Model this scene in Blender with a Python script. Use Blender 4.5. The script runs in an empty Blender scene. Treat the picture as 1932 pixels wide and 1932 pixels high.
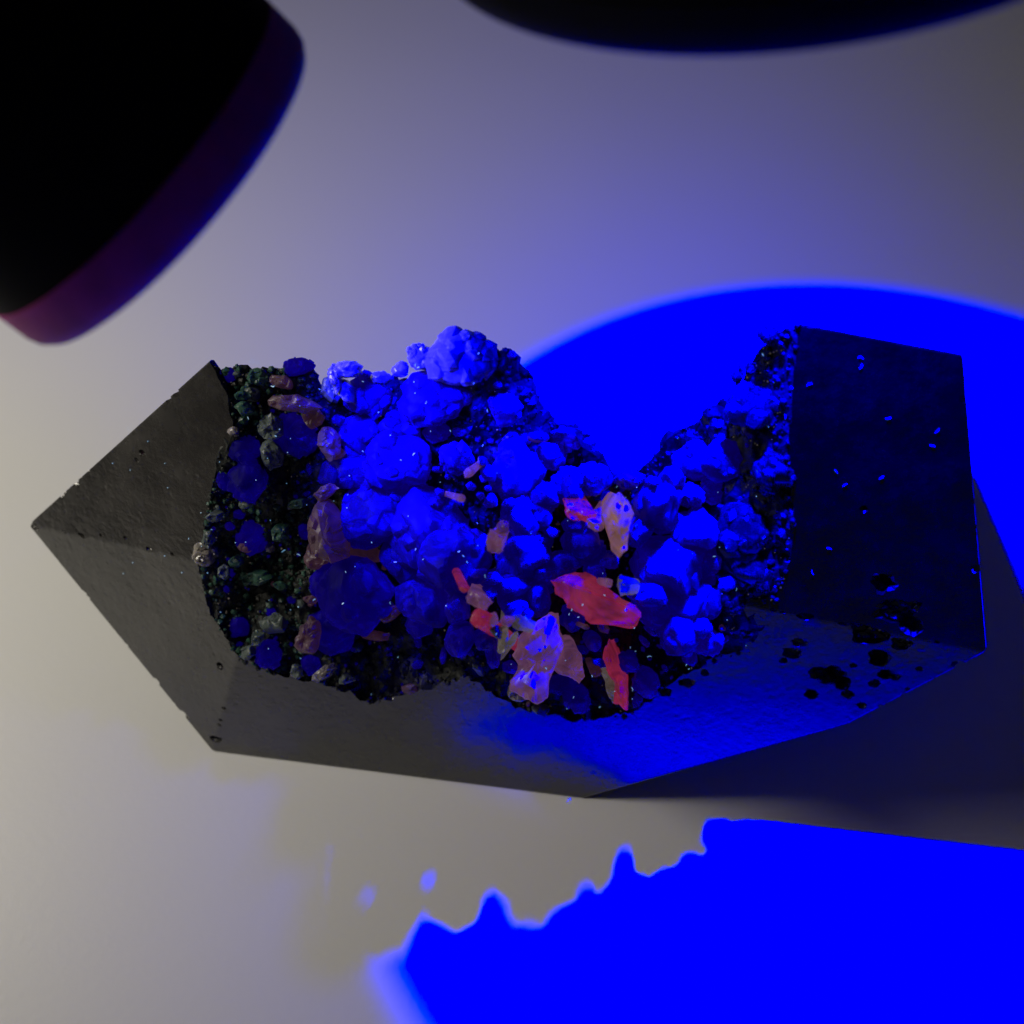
import bpy, bmesh, math, random
import numpy as np
from mathutils import Vector, Matrix, noise
from mathutils.bvhtree import BVHTree

random.seed(11)
np.random.seed(11)
scene = bpy.context.scene
col = scene.collection
CM = 0.01                                   # everything below is worked out in centimetres

# ------------------------------------------------------------------ camera
ELEV, DIST, HALF = math.radians(55), 17.9, math.tan(math.radians(20))
TARGET = Vector((0, 0, 2.0))
FWD = Vector((0, math.cos(ELEV), -math.sin(ELEV)))
UPV = Vector((0, math.sin(ELEV), math.cos(ELEV)))
RGT = Vector((1, 0, 0))
CAM = TARGET - FWD * DIST
cd = bpy.data.cameras.new('camera')
cam = bpy.data.objects.new('camera', cd); col.objects.link(cam)
cam.location = CAM * CM
cam.rotation_euler = (math.pi / 2 - ELEV, 0, 0)
cd.sensor_width = 36; cd.lens = 18 / HALF
cd.clip_start = 0.005; cd.clip_end = 20
cd.dof.use_dof = True; cd.dof.focus_distance = 16.2 * CM; cd.dof.aperture_fstop = 20
scene.camera = cam

# ------------------------------------------------------------------ world, view, lamps of the room
w = bpy.data.worlds.new('World'); scene.world = w; w.use_nodes = True
w.node_tree.nodes['Background'].inputs[0].default_value = (0.40, 0.38, 0.62, 1)
w.node_tree.nodes['Background'].inputs[1].default_value = 0.030
vs = scene.view_settings
vs.view_transform = 'Standard'; vs.look = 'None'; vs.exposure = 0; vs.gamma = 1; vs.use_curve_mapping = False
scene.cycles.use_denoising = True
scene.cycles.max_bounces = 8
scene.cycles.sample_clamp_indirect = 3.0


def aim(o, frm, to):
    o.location = Vector(frm) * CM
    o.rotation_euler = (Vector(to) - Vector(frm)).to_track_quat('-Z', 'Y').to_euler()


ld = bpy.data.lights.new('room_lamp', 'AREA'); ld.shape = 'DISK'; ld.size = 0.06
ld.energy = 0.16; ld.color = (1.0, 0.935, 0.79)
lo = bpy.data.objects.new('room_lamp', ld); col.objects.link(lo)
aim(lo, (-15.0, 1.0, 13.0), (0, 0, 1.0))

# the violet-blue beam of the lamp: its narrow-band colour lies outside the screen's gamut, so its red and green
# shares are below zero in screen primaries
BEAM_COL = (-0.070, -0.050, 1.0)
SPILL_COL = (-0.06, -0.04, 1.0)


def beam_light(name, frm, to, energy, size, blend, radius, colr):
    d = bpy.data.lights.new(name, 'SPOT'); d.energy = energy; d.spot_size = math.radians(size); d.spot_blend = blend
    d.shadow_soft_size = radius * CM
    d.use_nodes = True
    nt = d.node_tree; em = nt.nodes['Emission']
    cx = nt.nodes.new('ShaderNodeCombineXYZ')
    for i in range(3): cx.inputs[i].default_value = colr[i]
    nt.links.new(cx.outputs[0], em.inputs['Color'])
    o = bpy.data.objects.new(name, d); col.objects.link(o)
    aim(o, frm, to)
    return o


LAMP_POS, LAMP_AIM = Vector((2.4, 1.0, 9.85)), Vector((4.2, -0.8, 0))
beam_light('beam', LAMP_POS, LAMP_AIM, 6.2, 74, 0.20, 0.2, BEAM_COL)
beam_light('halo', LAMP_POS, LAMP_AIM, 0.20, 116, 1.0, 0.3, SPILL_COL)
beam_light('leak', LAMP_POS, Vector((-1.0, 10.0, 0)), 0.20, 90, 1.0, 0.4, SPILL_COL)
TORCH_POS, TORCH_AIM = Vector((-2.55, -0.95, 7.55)), Vector((-0.45, -0.3, 3.2))
beam_light('torch_beam', TORCH_POS, TORCH_AIM, 1.3, 48, 1.0, 0.3, (0.0, 0.0, 1.0))


# ------------------------------------------------------------------ helpers
def rayd(u, v):
    return FWD + RGT * ((u - 966) / 966 * HALF) + UPV * ((966 - v) / 966 * HALF)


def px_plane(u, v, p, n):
    d = rayd(u, v)
    return CAM + d * ((Vector(p) - CAM).dot(n) / d.dot(n))


def px_z(u, v, z):
    return px_plane(u, v, (0, 0, z), Vector((0, 0, 1)))


def px_t(u, v, t):
    return CAM + rayd(u, v) * t


def to_px(p):
    q = Vector(p) - CAM
    t = q.dot(FWD)
    return (966 + q.dot(RGT) / t / HALF * 966, 966 - q.dot(UPV) / t / HALF * 966, t)


def plane3(a, b, c, inside):
    n = (b - a).cross(c - a).normalized()
    if n.dot(Vector(inside) - a) > 0: n = -n
    return (a.copy(), n)


def link(name, me, mat=None, parent=None):
    o = bpy.data.objects.new(name, me); col.objects.link(o)
    if mat is not None and not me.materials: me.materials.append(mat)
    if parent is not None: o.parent = parent
    return o


def tag(o, label=None, cat=None, group=None, kind=None):
    for k, x in (('label', label), ('category', cat), ('group', group), ('kind', kind)):
        if x: o[k] = x
    return o


def mesh_from(name, V, F, smooth=False, scale=CM):
    me = bpy.data.meshes.new(name)
    me.from_pydata([tuple(Vector(v) * scale) for v in V], [], F)
    me.update()
    if smooth: me.shade_smooth()
    return me


# ------------------------------------------------------------------ materials
def mat(name):
    m = bpy.data.materials.new(name); m.use_nodes = True
    nt = m.node_tree
    return m, nt, nt.nodes['Principled BSDF']


def N(nt, t, **kw):
    n = nt.nodes.new(t)
    for k, v in kw.items():
        if k in n.inputs: n.inputs[k].default_value = v
        else: setattr(n, k, v)
    return n


def ramp(nt, stops):
    r = nt.nodes.new('ShaderNodeValToRGB'); e = r.color_ramp.elements
    while len(e) < len(stops): e.new(0.5)
    for k, (p, c) in enumerate(stops):
        e[k].position = p; e[k].color = (*c, 1)
    return r


def coords(nt):
    g = nt.nodes.new('ShaderNodeNewGeometry')
    return g.outputs['Position']


def bump(nt, b, height, strength, dist):
    bm = N(nt, 'ShaderNodeBump'); bm.inputs['Strength'].default_value = strength; bm.inputs['Distance'].default_value = dist
    nt.links.new(height, bm.inputs['Height']); nt.links.new(bm.outputs[0], b.inputs['Normal'])


def mat_table():
    m, nt, b = mat('white_sheet')
    p = coords(nt)
    n = N(nt, 'ShaderNodeTexNoise', Scale=9.0, Detail=4.0); nt.links.new(p, n.inputs['Vector'])
    r = ramp(nt, [(0.3, (0.76, 0.76, 0.755)), (0.7, (0.80, 0.80, 0.795))])
    nt.links.new(n.outputs['Fac'], r.inputs[0]); nt.links.new(r.outputs[0], b.inputs['Base Color'])
    b.inputs['Roughness'].default_value = 0.42; b.inputs['Specular IOR Level'].default_value = 0.35
    n2 = N(nt, 'ShaderNodeTexNoise', Scale=900.0, Detail=3.0); nt.links.new(p, n2.inputs['Vector'])
    n3 = N(nt, 'ShaderNodeTexNoise', Scale=14.0, Detail=3.0, Roughness=0.55); nt.links.new(p, n3.inputs['Vector'])
    ad = N(nt, 'ShaderNodeMath', operation='MULTIPLY_ADD'); ad.inputs[1].default_value = 6.0
    nt.links.new(n3.outputs['Fac'], ad.inputs[0]); nt.links.new(n2.outputs['Fac'], ad.inputs[2])
    bump(nt, b, ad.outputs[0], 0.07, 0.0004)
    return m


def mat_polished():
    m, nt, b = mat('polished_stone')
    p = coords(nt)
    n = N(nt, 'ShaderNodeTexNoise', Scale=70.0, Detail=8.0, Roughness=0.65); nt.links.new(p, n.inputs['Vector'])
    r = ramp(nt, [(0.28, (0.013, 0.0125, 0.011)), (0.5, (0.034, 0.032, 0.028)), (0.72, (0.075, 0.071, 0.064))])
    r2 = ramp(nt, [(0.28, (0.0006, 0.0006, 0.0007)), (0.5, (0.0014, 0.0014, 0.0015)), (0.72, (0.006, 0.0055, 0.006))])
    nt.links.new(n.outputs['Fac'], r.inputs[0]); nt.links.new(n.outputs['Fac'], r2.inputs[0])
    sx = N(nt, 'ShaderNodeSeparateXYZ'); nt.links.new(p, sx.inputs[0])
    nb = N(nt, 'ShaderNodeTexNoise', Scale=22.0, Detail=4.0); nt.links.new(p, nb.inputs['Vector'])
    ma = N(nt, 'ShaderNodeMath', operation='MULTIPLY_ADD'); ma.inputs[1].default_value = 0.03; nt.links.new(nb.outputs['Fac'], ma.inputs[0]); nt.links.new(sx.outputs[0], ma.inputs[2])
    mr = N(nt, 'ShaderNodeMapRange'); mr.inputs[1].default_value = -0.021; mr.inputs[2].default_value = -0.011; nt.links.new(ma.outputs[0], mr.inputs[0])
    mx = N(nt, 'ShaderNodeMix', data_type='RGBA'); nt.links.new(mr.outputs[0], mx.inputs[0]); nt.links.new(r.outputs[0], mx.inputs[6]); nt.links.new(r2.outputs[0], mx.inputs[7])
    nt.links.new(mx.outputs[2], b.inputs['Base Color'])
    n3 = N(nt, 'ShaderNodeTexNoise', Scale=260.0, Detail=6.0, Roughness=0.7); nt.links.new(p, n3.inputs['Vector'])
    rr = N(nt, 'ShaderNodeMapRange'); rr.inputs[1].default_value = 0.35; rr.inputs[2].default_value = 0.7
    rr.inputs[3].default_value = 0.16; rr.inputs[4].default_value = 0.36
    nt.links.new(n3.outputs['Fac'], rr.inputs[0]); nt.links.new(rr.outputs[0], b.inputs['Roughness'])
    b.inputs['IOR'].default_value = 1.8
    b.inputs['Coat Weight'].default_value = 0.7; b.inputs['Coat Roughness'].default_value = 0.16; b.inputs['Coat IOR'].default_value = 1.6
    n4 = N(nt, 'ShaderNodeTexNoise', Scale=1400.0, Detail=2.0); nt.links.new(p, n4.inputs['Vector'])
    n5 = N(nt, 'ShaderNodeTexVoronoi', Scale=520.0); nt.links.new(p, n5.inputs['Vector'])
    m5 = N(nt, 'ShaderNodeMapRange'); m5.inputs[1].default_value = 0.0; m5.inputs[2].default_value = 0.22; nt.links.new(n5.outputs['Distance'], m5.inputs[0])
    a1 = N(nt, 'ShaderNodeMath', operation='MULTIPLY_ADD'); a1.inputs[1].default_value = 0.35; nt.links.new(n4.outputs['Fac'], a1.inputs[0]); nt.links.new(n3.outputs['Fac'], a1.inputs[2])
    a2 = N(nt, 'ShaderNodeMath', operation='MULTIPLY_ADD'); a2.inputs[1].default_value = 0.22; nt.links.new(m5.outputs[0], a2.inputs[0]); nt.links.new(a1.outputs[0], a2.inputs[2])
    bump(nt, b, a2.outputs[0], 0.32, 0.0005)
    return m


def mat_matrix():
    m, nt, b = mat('rough_matrix')
    p = coords(nt)
    v = N(nt, 'ShaderNodeTexVoronoi', Scale=420.0); nt.links.new(p, v.inputs['Vector'])
    r = ramp(nt, [(0.0, (0.003, 0.006, 0.005)), (0.6, (0.007, 0.010, 0.008)), (1.0, (0.018, 0.018, 0.014))])
    nt.links.new(v.outputs['Color'], r.inputs[0]); nt.links.new(r.outputs[0], b.inputs['Base Color'])
    b.inputs['Roughness'].default_value = 0.6
    n = N(nt, 'ShaderNodeTexNoise', Scale=500.0, Detail=5.0); nt.links.new(p, n.inputs['Vector'])
    bump(nt, b, n.outputs['Fac'], 0.7, 0.0008)
    return m


def mat_crystal(name, c1, c2, rough=0.28, sss=0.6, rad=(0.6, 0.6, 1.0), scale=0.0025, emit=None, es=1.0, ns=330.0, bs=0.25, trans=0.0, spec=0.5, crack=0.0):
    m, nt, b = mat(name)
    p = coords(nt)
    n = N(nt, 'ShaderNodeTexNoise', Scale=ns, Detail=4.0, Roughness=0.6, Distortion=0.6); nt.links.new(p, n.inputs['Vector'])
    r = ramp(nt, [(0.32, c1), (0.68, c2)])
    fac = n.outputs['Fac']
    if crack:                                # faces of the intergrown cubes and healed cracks inside
        vo = N(nt, 'ShaderNodeTexVoronoi', Scale=crack, feature='DISTANCE_TO_EDGE')
        ds = N(nt, 'ShaderNodeMix', data_type='VECTOR'); ds.inputs[0].default_value = 0.012
        nt.links.new(p, ds.inputs[4]); nt.links.new(n.outputs['Color'], ds.inputs[5]); nt.links.new(ds.outputs[1], vo.inputs['Vector'])
        mr = N(nt, 'ShaderNodeMapRange'); mr.inputs[2].default_value = 0.22; mr.inputs[3].default_value = 0.40; mr.inputs[4].default_value = 1.05
        nt.links.new(vo.outputs['Distance'], mr.inputs[0])
        mu = N(nt, 'ShaderNodeMath', operation='MULTIPLY'); nt.links.new(mr.outputs[0], mu.inputs[0]); nt.links.new(n.outputs['Fac'], mu.inputs[1])
        fac = mu.outputs[0]
    nt.links.new(fac, r.inputs[0]); nt.links.new(r.outputs[0], b.inputs['Base Color'])
    b.inputs['Roughness'].default_value = rough
    b.inputs['Subsurface Weight'].default_value = sss
    b.inputs['Subsurface Radius'].default_value = rad
    b.inputs['Subsurface Scale'].default_value = scale
    b.inputs['Transmission Weight'].default_value = trans
    b.inputs['Specular IOR Level'].default_value = spec
    b.inputs['IOR'].default_value = 1.44
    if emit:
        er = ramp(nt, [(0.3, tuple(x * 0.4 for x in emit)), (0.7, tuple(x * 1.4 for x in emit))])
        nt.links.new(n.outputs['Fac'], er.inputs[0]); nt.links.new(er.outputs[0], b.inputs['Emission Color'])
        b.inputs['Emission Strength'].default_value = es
    bump(nt, b, n.outputs['Fac'], bs, 0.0006)
    return m


def mat_plain(name, c, rough=0.5, metal=0.0, spec=0.5):
    m, nt, b = mat(name)
    p = coords(nt)
    n = N(nt, 'ShaderNodeTexNoise', Scale=300.0, Detail=3.0); nt.links.new(p, n.inputs['Vector'])
    r = ramp(nt, [(0.3, tuple(x * 0.85 for x in c)), (0.7, tuple(x * 1.15 for x in c))])
    nt.links.new(n.outputs['Fac'], r.inputs[0]); nt.links.new(r.outputs[0], b.inputs['Base Color'])
    b.inputs['Roughness'].default_value = rough; b.inputs['Metallic'].default_value = metal
    b.inputs['Specular IOR Level'].default_value = spec
    return m


M = dict(
    table=mat_table(), stone=mat_polished(), matrix=mat_matrix(),
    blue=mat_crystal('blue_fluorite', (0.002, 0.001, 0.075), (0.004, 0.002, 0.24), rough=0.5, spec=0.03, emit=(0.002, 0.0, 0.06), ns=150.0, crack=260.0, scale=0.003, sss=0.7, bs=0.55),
    violet=mat_crystal('violet_fluorite', (0.16, 0.14, 0.14), (0.40, 0.37, 0.34), rough=0.2, ns=200.0, crack=330.0),
    purple=mat_crystal('shaded_violet_fluorite', (0.016, 0.012, 0.022), (0.045, 0.035, 0.060), rough=0.22, ns=200.0, crack=330.0),  # darkened copy of the violet: shade of the right wall put into its colour
    grey=mat_crystal('grey_calcite', (0.055, 0.075, 0.07), (0.11, 0.135, 0.13), sss=0.2, rough=0.4),
    green=mat_crystal('green_calcite', (0.015, 0.05, 0.035), (0.04, 0.11, 0.075), sss=0.2, rough=0.4),
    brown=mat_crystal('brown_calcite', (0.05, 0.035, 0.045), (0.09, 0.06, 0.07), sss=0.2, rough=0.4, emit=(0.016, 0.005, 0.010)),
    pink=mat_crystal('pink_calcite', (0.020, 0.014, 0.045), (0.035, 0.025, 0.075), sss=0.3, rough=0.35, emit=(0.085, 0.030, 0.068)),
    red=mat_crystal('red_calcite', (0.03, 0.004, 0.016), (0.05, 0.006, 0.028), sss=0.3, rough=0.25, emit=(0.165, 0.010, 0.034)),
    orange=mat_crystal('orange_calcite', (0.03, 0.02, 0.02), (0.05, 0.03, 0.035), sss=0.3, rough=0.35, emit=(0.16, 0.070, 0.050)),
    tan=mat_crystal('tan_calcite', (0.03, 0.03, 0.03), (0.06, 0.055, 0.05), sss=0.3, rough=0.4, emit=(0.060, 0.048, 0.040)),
    black=mat_plain('black_anodised', (0.005, 0.005, 0.007), 0.65, 0.0, 0.04),
    bezel=mat_plain('purple_bezel', (0.36, 0.02, 0.20), 0.6, 0.0, 0.15),
    lens=mat_plain('lamp_lens', (0.35, 0.33, 0.45), 0.1),
    lint=mat_crystal('lint', (0.6, 0.8, 0.9), (0.8, 0.9, 1.0), sss=0.0, emit=(0.25, 0.6, 1.0), es=0.35, bs=0.0),
)

# ------------------------------------------------------------------ the table
S = 150
me = mesh_from('table_top', [(-S, -S, 0), (S, -S, 0), (S, S, 0), (-S, S, 0)], [(0, 1, 2, 3)])
tag(link('white_table', me, M['table']), kind='structure')

# ------------------------------------------------------------------ the stone: planes of the polished point
Z = Vector((0, 0, 1))
A1, A2 = math.radians(23), math.radians(34)
C1, C2 = px_z(400, 1418, 0), px_z(1100, 1507, 0)
edge = (C2 - C1).normalized()
out = edge.cross(Z)                        # horizontal, towards the viewer
if out.y > 0: out = -out
n1 = out * math.cos(A1) + Z * math.sin(A1)
V1 = px_plane(1862, 1230, C1, n1)
E1 = px_plane(1410, 1142, C1, n1)
eax = (V1 - E1).normalized()
side = eax.cross(Z).normalized()
if side.y > 0: side = -side
upv = side.cross(eax)
if upv.z < 0: upv = -upv
n2 = (side * math.cos(A2) + upv * math.sin(A2)).normalized()
T1, W1 = px_plane(1505, 610, E1, n2), px_plane(1815, 650, E1, n2)
Mid = px_plane(1600, 1367, C1, n1)
CEN = Vector((0, 0, 2.2))
A = px_z(52, 990, 1.7)
Q = px_plane(440, 1272, C1, n1)
P4 = plane3(C1, Q, A, CEN)
R4 = px_plane(372, 1056, *P4)
K = px_z(400, 675, 4.6)
P3 = plane3(A, R4, K, CEN)
tax = (W1 - T1).normalized()
n6 = Matrix.Rotation(math.radians(-105), 3, eax) @ n2
if n6.y < 0: n6 = Matrix.Rotation(math.radians(105), 3, eax) @ n2
P7 = plane3(A, K, Vector((-2.2, 3.2, 0)), CEN)
PL = [(C1, n1), (E1, n2), P4, P3, (T1, n6), P7,
      plane3(V1, W1, V1 + Vector((0.1, 2, 0.1)), CEN),
      plane3(V1, Mid, V1 + Vector((0.1, 2, 0)), CEN), plane3(C2, Mid, C2 + Vector((0.1, 2, 0)), CEN),
      plane3(A, C1, Vector((-3.0, 2.5, 0)), CEN),
      (Vector((0, 4.2, 0)), Vector((0.05, 1, -0.1)).normalized()),
      (Vector((0, 0, 0)), -Z)]

bm = bmesh.new()
bmesh.ops.create_cube(bm, size=40)
for p, n in PL:
    g = bm.verts[:] + bm.edges[:] + bm.faces[:]
    r = bmesh.ops.bisect_plane(bm, geom=g, plane_co=p, plane_no=n, clear_outer=True, dist=1e-5)
    es = [e for e in r['geom_cut'] if isinstance(e, bmesh.types.BMEdge)]
    if es: bmesh.ops.edgeloop_fill(bm, edges=es)
bmesh.ops.remove_doubles(bm, verts=bm.verts, dist=1e-3)
bmesh.ops.recalc_face_normals(bm, faces=bm.faces)
HULL = BVHTree.FromBMesh(bm)
bmesh.ops.bevel(bm, geom=bm.edges[:], offset=0.025, segments=2, affect='EDGES', profile=0.5)
hull_me = bpy.data.meshes.new('stone_body'); bm.to_mesh(hull_me); bm.free()
for k, p in (('A', A), ('K', K), ('C1', C1), ('C2', C2), ('V', V1), ('T', T1), ('W', W1), ('E', E1)):
    print(k, [round(x, 2) for x in p], [round(x) for x in to_px(p)[:2]])


def hull_hit(u, v):
    d = rayd(u, v).normalized()
    h = HULL.ray_cast(CAM, d)
    return h[0]


# ------------------------------------------------------------------ the hollow broken into its top
rim_px = [(404, 690), (432, 742), (446, 830), (404, 900), (378, 1010), (366, 1058), (398, 1160), (452, 1250), (500, 1268),
          (600, 1288), (700, 1330), (780, 1304), (880, 1284), (960, 1326), (1080, 1360), (1190, 1352), (1250, 1300), (1290, 1270),
          (1400, 1232), (1430, 1200), (1385, 1165), (1412, 1128), (1462, 1140), (1490, 1060), (1500, 960), (1488, 850), (1496, 720), (1505, 628)]
crest_px = [(1505, 612), (1452, 622), (1398, 690), (1392, 764), (1340, 768), (1270, 794), (1220, 884), (1150, 868), (1100, 812), (1032, 772),
            (1002, 690), (966, 648), (930, 640), (860, 668), (760, 690), (640, 700), (545, 672), (470, 682), (404, 676)]
tn = Vector((-tax.y, tax.x, 0)).normalized()     # vertical plane through the top edge
rim3 = []
for u, v in rim_px:
    h = hull_hit(u, v)
    rim3.append(h if h is not None else px_plane(u, v, T1, tn))
kplane_n = Vector((-(T1 - K).y, (T1 - K).x, 0)).normalized()
crest3 = [px_plane(u, v, T1, kplane_n) for u, v in crest_px]


def densify(pts, step=0.12):
    o = []
    for a, b in zip(pts[:-1], pts[1:]):
        n = max(1, int((b - a).length / step))
        o += [a.lerp(b, k / n) for k in range(n)]
    o.append(pts[-1])
    return o


rimd, crestd = densify(rim3), densify(crest3)
poly = np.array([tuple(p) for p in rimd + crestd])
is_crest = np.array([False] * len(rimd) + [True] * len(crestd))

# membrane through the border (thin plate spline), then a bowl below it
ctrl = poly[::3]
def tps(r): return np.where(r > 1e-9, r * r * np.log(r + 1e-12), 0)
n_ = len(ctrl)
Kmat = tps(np.linalg.norm(ctrl[:, None, :2] - ctrl[None, :, :2], axis=2)) + np.eye(n_) * 0.02
Pm = np.hstack([np.ones((n_, 1)), ctrl[:, :2]])
Amat = np.block([[Kmat, Pm], [Pm.T, np.zeros((3, 3))]])
wts = np.linalg.solve(Amat, np.concatenate([ctrl[:, 2], np.zeros(3)]))
xs = np.arange(-7.4, 6.0, 0.06); ys = np.arange(-5.0, 5.6, 0.06)
GX, GY = np.meshgrid(xs, ys); flat = np.stack([GX.ravel(), GY.ravel()], 1)
mem = tps(np.linalg.norm(flat[:, None, :] - ctrl[None, :, :2], axis=2)) @ wts[:n_] + wts[n_] + flat @ wts[n_ + 1:]
d2 = np.linalg.norm(flat[:, None, :] - poly[None, :, :2], axis=2)
near = d2.argmin(1); dist = d2.min(1)
inside = np.zeros(len(flat), bool)
px_, py_ = poly[:, 0], poly[:, 1]
j = len(poly) - 1
for i in range(len(poly)):
    c = ((py_[i] > flat[:, 1]) != (py_[j] > flat[:, 1])) & (flat[:, 0] < (px_[j] - px_[i]) * (flat[:, 1] - py_[i]) / (py_[j] - py_[i] + 1e-12) + px_[i])
    inside ^= c; j = i
bowl = 0.55 * (1 - np.exp(-dist / 0.4)) * (1 - 0.85 * np.exp(-((flat[:, 0] - 0.5) / 0.9) ** 2 - ((flat[:, 1] + 1.7) / 0.7) ** 2))
wall = np.clip((flat[:, 0] - 2.05) / 0.45, 0, 1)                 # the solid inner wall of the right block
bowl *= 1 - 0.75 * wall
zn = poly[near, 2]
behind = is_crest[near] & (flat[:, 0] < T1.x - 0.02 + 0.45 * np.clip(flat[:, 1] - T1.y, 0, None)) & (flat[:, 0] > K.x)
H = np.where(inside, mem - bowl, np.where(behind, zn - 5.0 * dist, zn + 1.6 * dist))
nz = np.empty(len(flat))
for k, (x, y) in enumerate(flat):
    q = Vector((x * 1.3, y * 1.3, 3.1))
    nz[k] = 0.22 * noise.fractal(q * 1.1, 0.9, 2.0, 4) + 0.10 * noise.noise(q * 3.7) + 0.07 * noise.noise(q * 9.0)
amp = np.where(inside, 0.6 + 0.4 * np.clip(dist / 0.5, 0, 1), np.where(is_crest[near], 0.5, 0.6))
H = np.clip(H + nz * amp * (1 - 0.6 * wall), -1.0, 10.0)
ny, nx = GX.shape
Vc = [(float(a), float(b), float(c)) for (a, b), c in zip(flat, H)]
Fc = [(r * nx + c, r * nx + c + 1, (r + 1) * nx + c + 1, (r + 1) * nx + c) for r in range(ny - 1) for c in range(nx - 1)]
ring = [c for c in range(nx)] + [r * nx + nx - 1 for r in range(1, ny)] + [(ny - 1) * nx + c for c in range(nx - 2, -1, -1)] + [r * nx for r in range(ny - 2, 0, -1)]
b0 = len(Vc)
Vc += [(Vc[i][0], Vc[i][1], 12.0) for i in ring]
m_ = len(ring)
Fc += [(ring[k], b0 + k, b0 + (k + 1) % m_, ring[(k + 1) % m_]) for k in range(m_)]
Fc.append(tuple(b0 + k for k in range(m_)))
cut_me = mesh_from('cutter', Vc, Fc, scale=1.0)
bm = bmesh.new(); bm.from_mesh(cut_me); bmesh.ops.recalc_face_normals(bm, faces=bm.faces)
bmesh.ops.triangulate(bm, faces=[f for f in bm.faces if len(f.verts) == 4]); bm.to_mesh(cut_me); bm.free()


def boolean(me, cutters):
    o = bpy.data.objects.new('tmp', me); col.objects.link(o)
    cs = []
    for c in cutters:
        co = bpy.data.objects.new('tmpc', c); col.objects.link(co); cs.append(co)
        md = o.modifiers.new('b', 'BOOLEAN'); md.operation = 'DIFFERENCE'; md.solver = 'EXACT'; md.object = co
        md.material_mode = 'TRANSFER'
    dg = bpy.context.evaluated_depsgraph_get()
    res = bpy.data.meshes.new_from_object(o.evaluated_get(dg))
    for x in cs + [o]: bpy.data.objects.remove(x)
    return res


def lump(center, r, seed, squash=(1, 1, 1), sub=3, rough=0.35):
    b = bmesh.new(); bmesh.ops.create_icosphere(b, subdivisions=sub, radius=1)
    rs = random.Random(seed); off = Vector((rs.uniform(-50, 50), rs.uniform(-50, 50), rs.uniform(-50, 50)))
    rot = Matrix.Rotation(rs.uniform(0, 6.28), 3, 'Z')
    for v in b.verts:
        k = 1 + rough * noise.fractal(v.co * 1.3 + off, 0.8, 2.0, 3)
        v.co = Vector(center) + rot @ Vector((v.co.x * squash[0], v.co.y * squash[1], v.co.z * squash[2])) * r * k
    m = bpy.data.meshes.new('lump'); b.to_mesh(m); b.free()
    return m


hull_me.materials.append(M['stone'])
cut_me.materials.append(M['matrix'])
cutters = [cut_me]
# broken pits in the polished faces (display pixel, radius in pixels)
pits = [(268, 856, 9), (258, 868, 5), (236, 1015, 5), (190, 1010, 4), (415, 1257, 10), (1495, 1232, 16), (1507, 1212, 12), (1478, 1246, 9),
        (1570, 1275, 30), (1540, 1268, 16), (1590, 1290, 18), (1640, 1200, 30), (1660, 1240, 24), (1690, 1150, 34), (1720, 1180, 24), (1650, 1290, 12),
        (1672, 1272, 14), (1690, 1278, 10), (1600, 1310, 12), (1625, 1330, 9), (1530, 1310, 14), (1700, 1215, 18), (1668, 1100, 22),
        (1610, 1256, 7), (1735, 1262, 7), (1712, 1300, 5), (700, 1322, 10), (735, 1318, 8), (1255, 1306, 12), (1295, 1288, 14), (1330, 1270, 10), (1630, 960, 9)]
for k, (u, v, rp) in enumerate(pits):
    h = hull_hit(u, v)
    if h is None: continue
    t = (h - CAM).dot(FWD); r = rp * t / (966 / HALF)
    m = lump(h, r, 100 + k, squash=(1.25, 0.9, 0.8), sub=2 if rp < 12 else 3)
    m.materials.append(M['stone'] if rp < 13 or k % 2 else M['matrix']); cutters.append(m)
rc = random.Random(8)
for a, b_, n in ((E1, V1, 7), (T1, W1, 8), (W1, V1, 8), (A, C1, 9), (A, K, 10), (C1, Q, 4), (V1, Mid, 8), (A, R4, 5)):
    for k in range(n):
        h = a.lerp(b_, rc.uniform(0.03, 0.97))
        m = lump(h, rc.choice((0.03, 0.035, 0.05, 0.08)), 300 + len(cutters), squash=(1.5, 1.0, 0.6), sub=2)
        m.materials.append(M['stone']); cutters.append(m)
body_me = boolean(hull_me, cutters)
bm = bmesh.new(); bm.from_mesh(body_me)
bmesh.ops.triangulate(bm, faces=bm.faces[:])
mi = next(i for i, m in enumerate(body_me.materials) if m.name == 'rough_matrix')
for _ in range(3):                          # even out the steep walls of the hollow, then roughen them
    le = [e for e in bm.edges if e.calc_length() > 0.12 and all(f.material_index == mi for f in e.link_faces)]
    if le: bmesh.ops.subdivide_edges(bm, edges=le, cuts=1)
    bmesh.ops.triangulate(bm, faces=[f for f in bm.faces if len(f.verts) > 3])
bm.normal_update()
for v in bm.verts:
    if all(f.material_index == mi for f in v.link_faces):
        q = v.co
        v.co = q + v.normal * (0.07 * noise.noise(q * 3.1) + 0.05 * noise.noise(q * 7.3) + 0.03 * noise.noise(q * 16))
bm.normal_update()
BODY = BVHTree.FromBMesh(bm)
bm.to_mesh(body_me); bm.free()
body_me.transform(Matrix.Scale(CM, 4)); body_me.update()
print('body', len(body_me.polygons), [m.name for m in body_me.materials])

root = bpy.data.objects.new('mineral_point', None); col.objects.link(root)
tag(root, 'faceted dark stone point with a broken hollow full of blue and pink crystals', 'mineral specimen')
body = link('stone_body', body_me, None, root)

# ------------------------------------------------------------------ crystals grown in the hollow (parts of the specimen)
PXCM = HALF / 966
TOCAM = -FWD
_ico = {}


def ico(sub):
    if sub not in _ico:
        b = bmesh.new(); bmesh.ops.create_icosphere(b, subdivisions=sub, radius=1)
        _ico[sub] = (np.array([tuple(v.co.normalized()) for v in b.verts]), [tuple(v.index for v in f.verts) for f in b.faces]); b.free()
    return _ico[sub]


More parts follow.
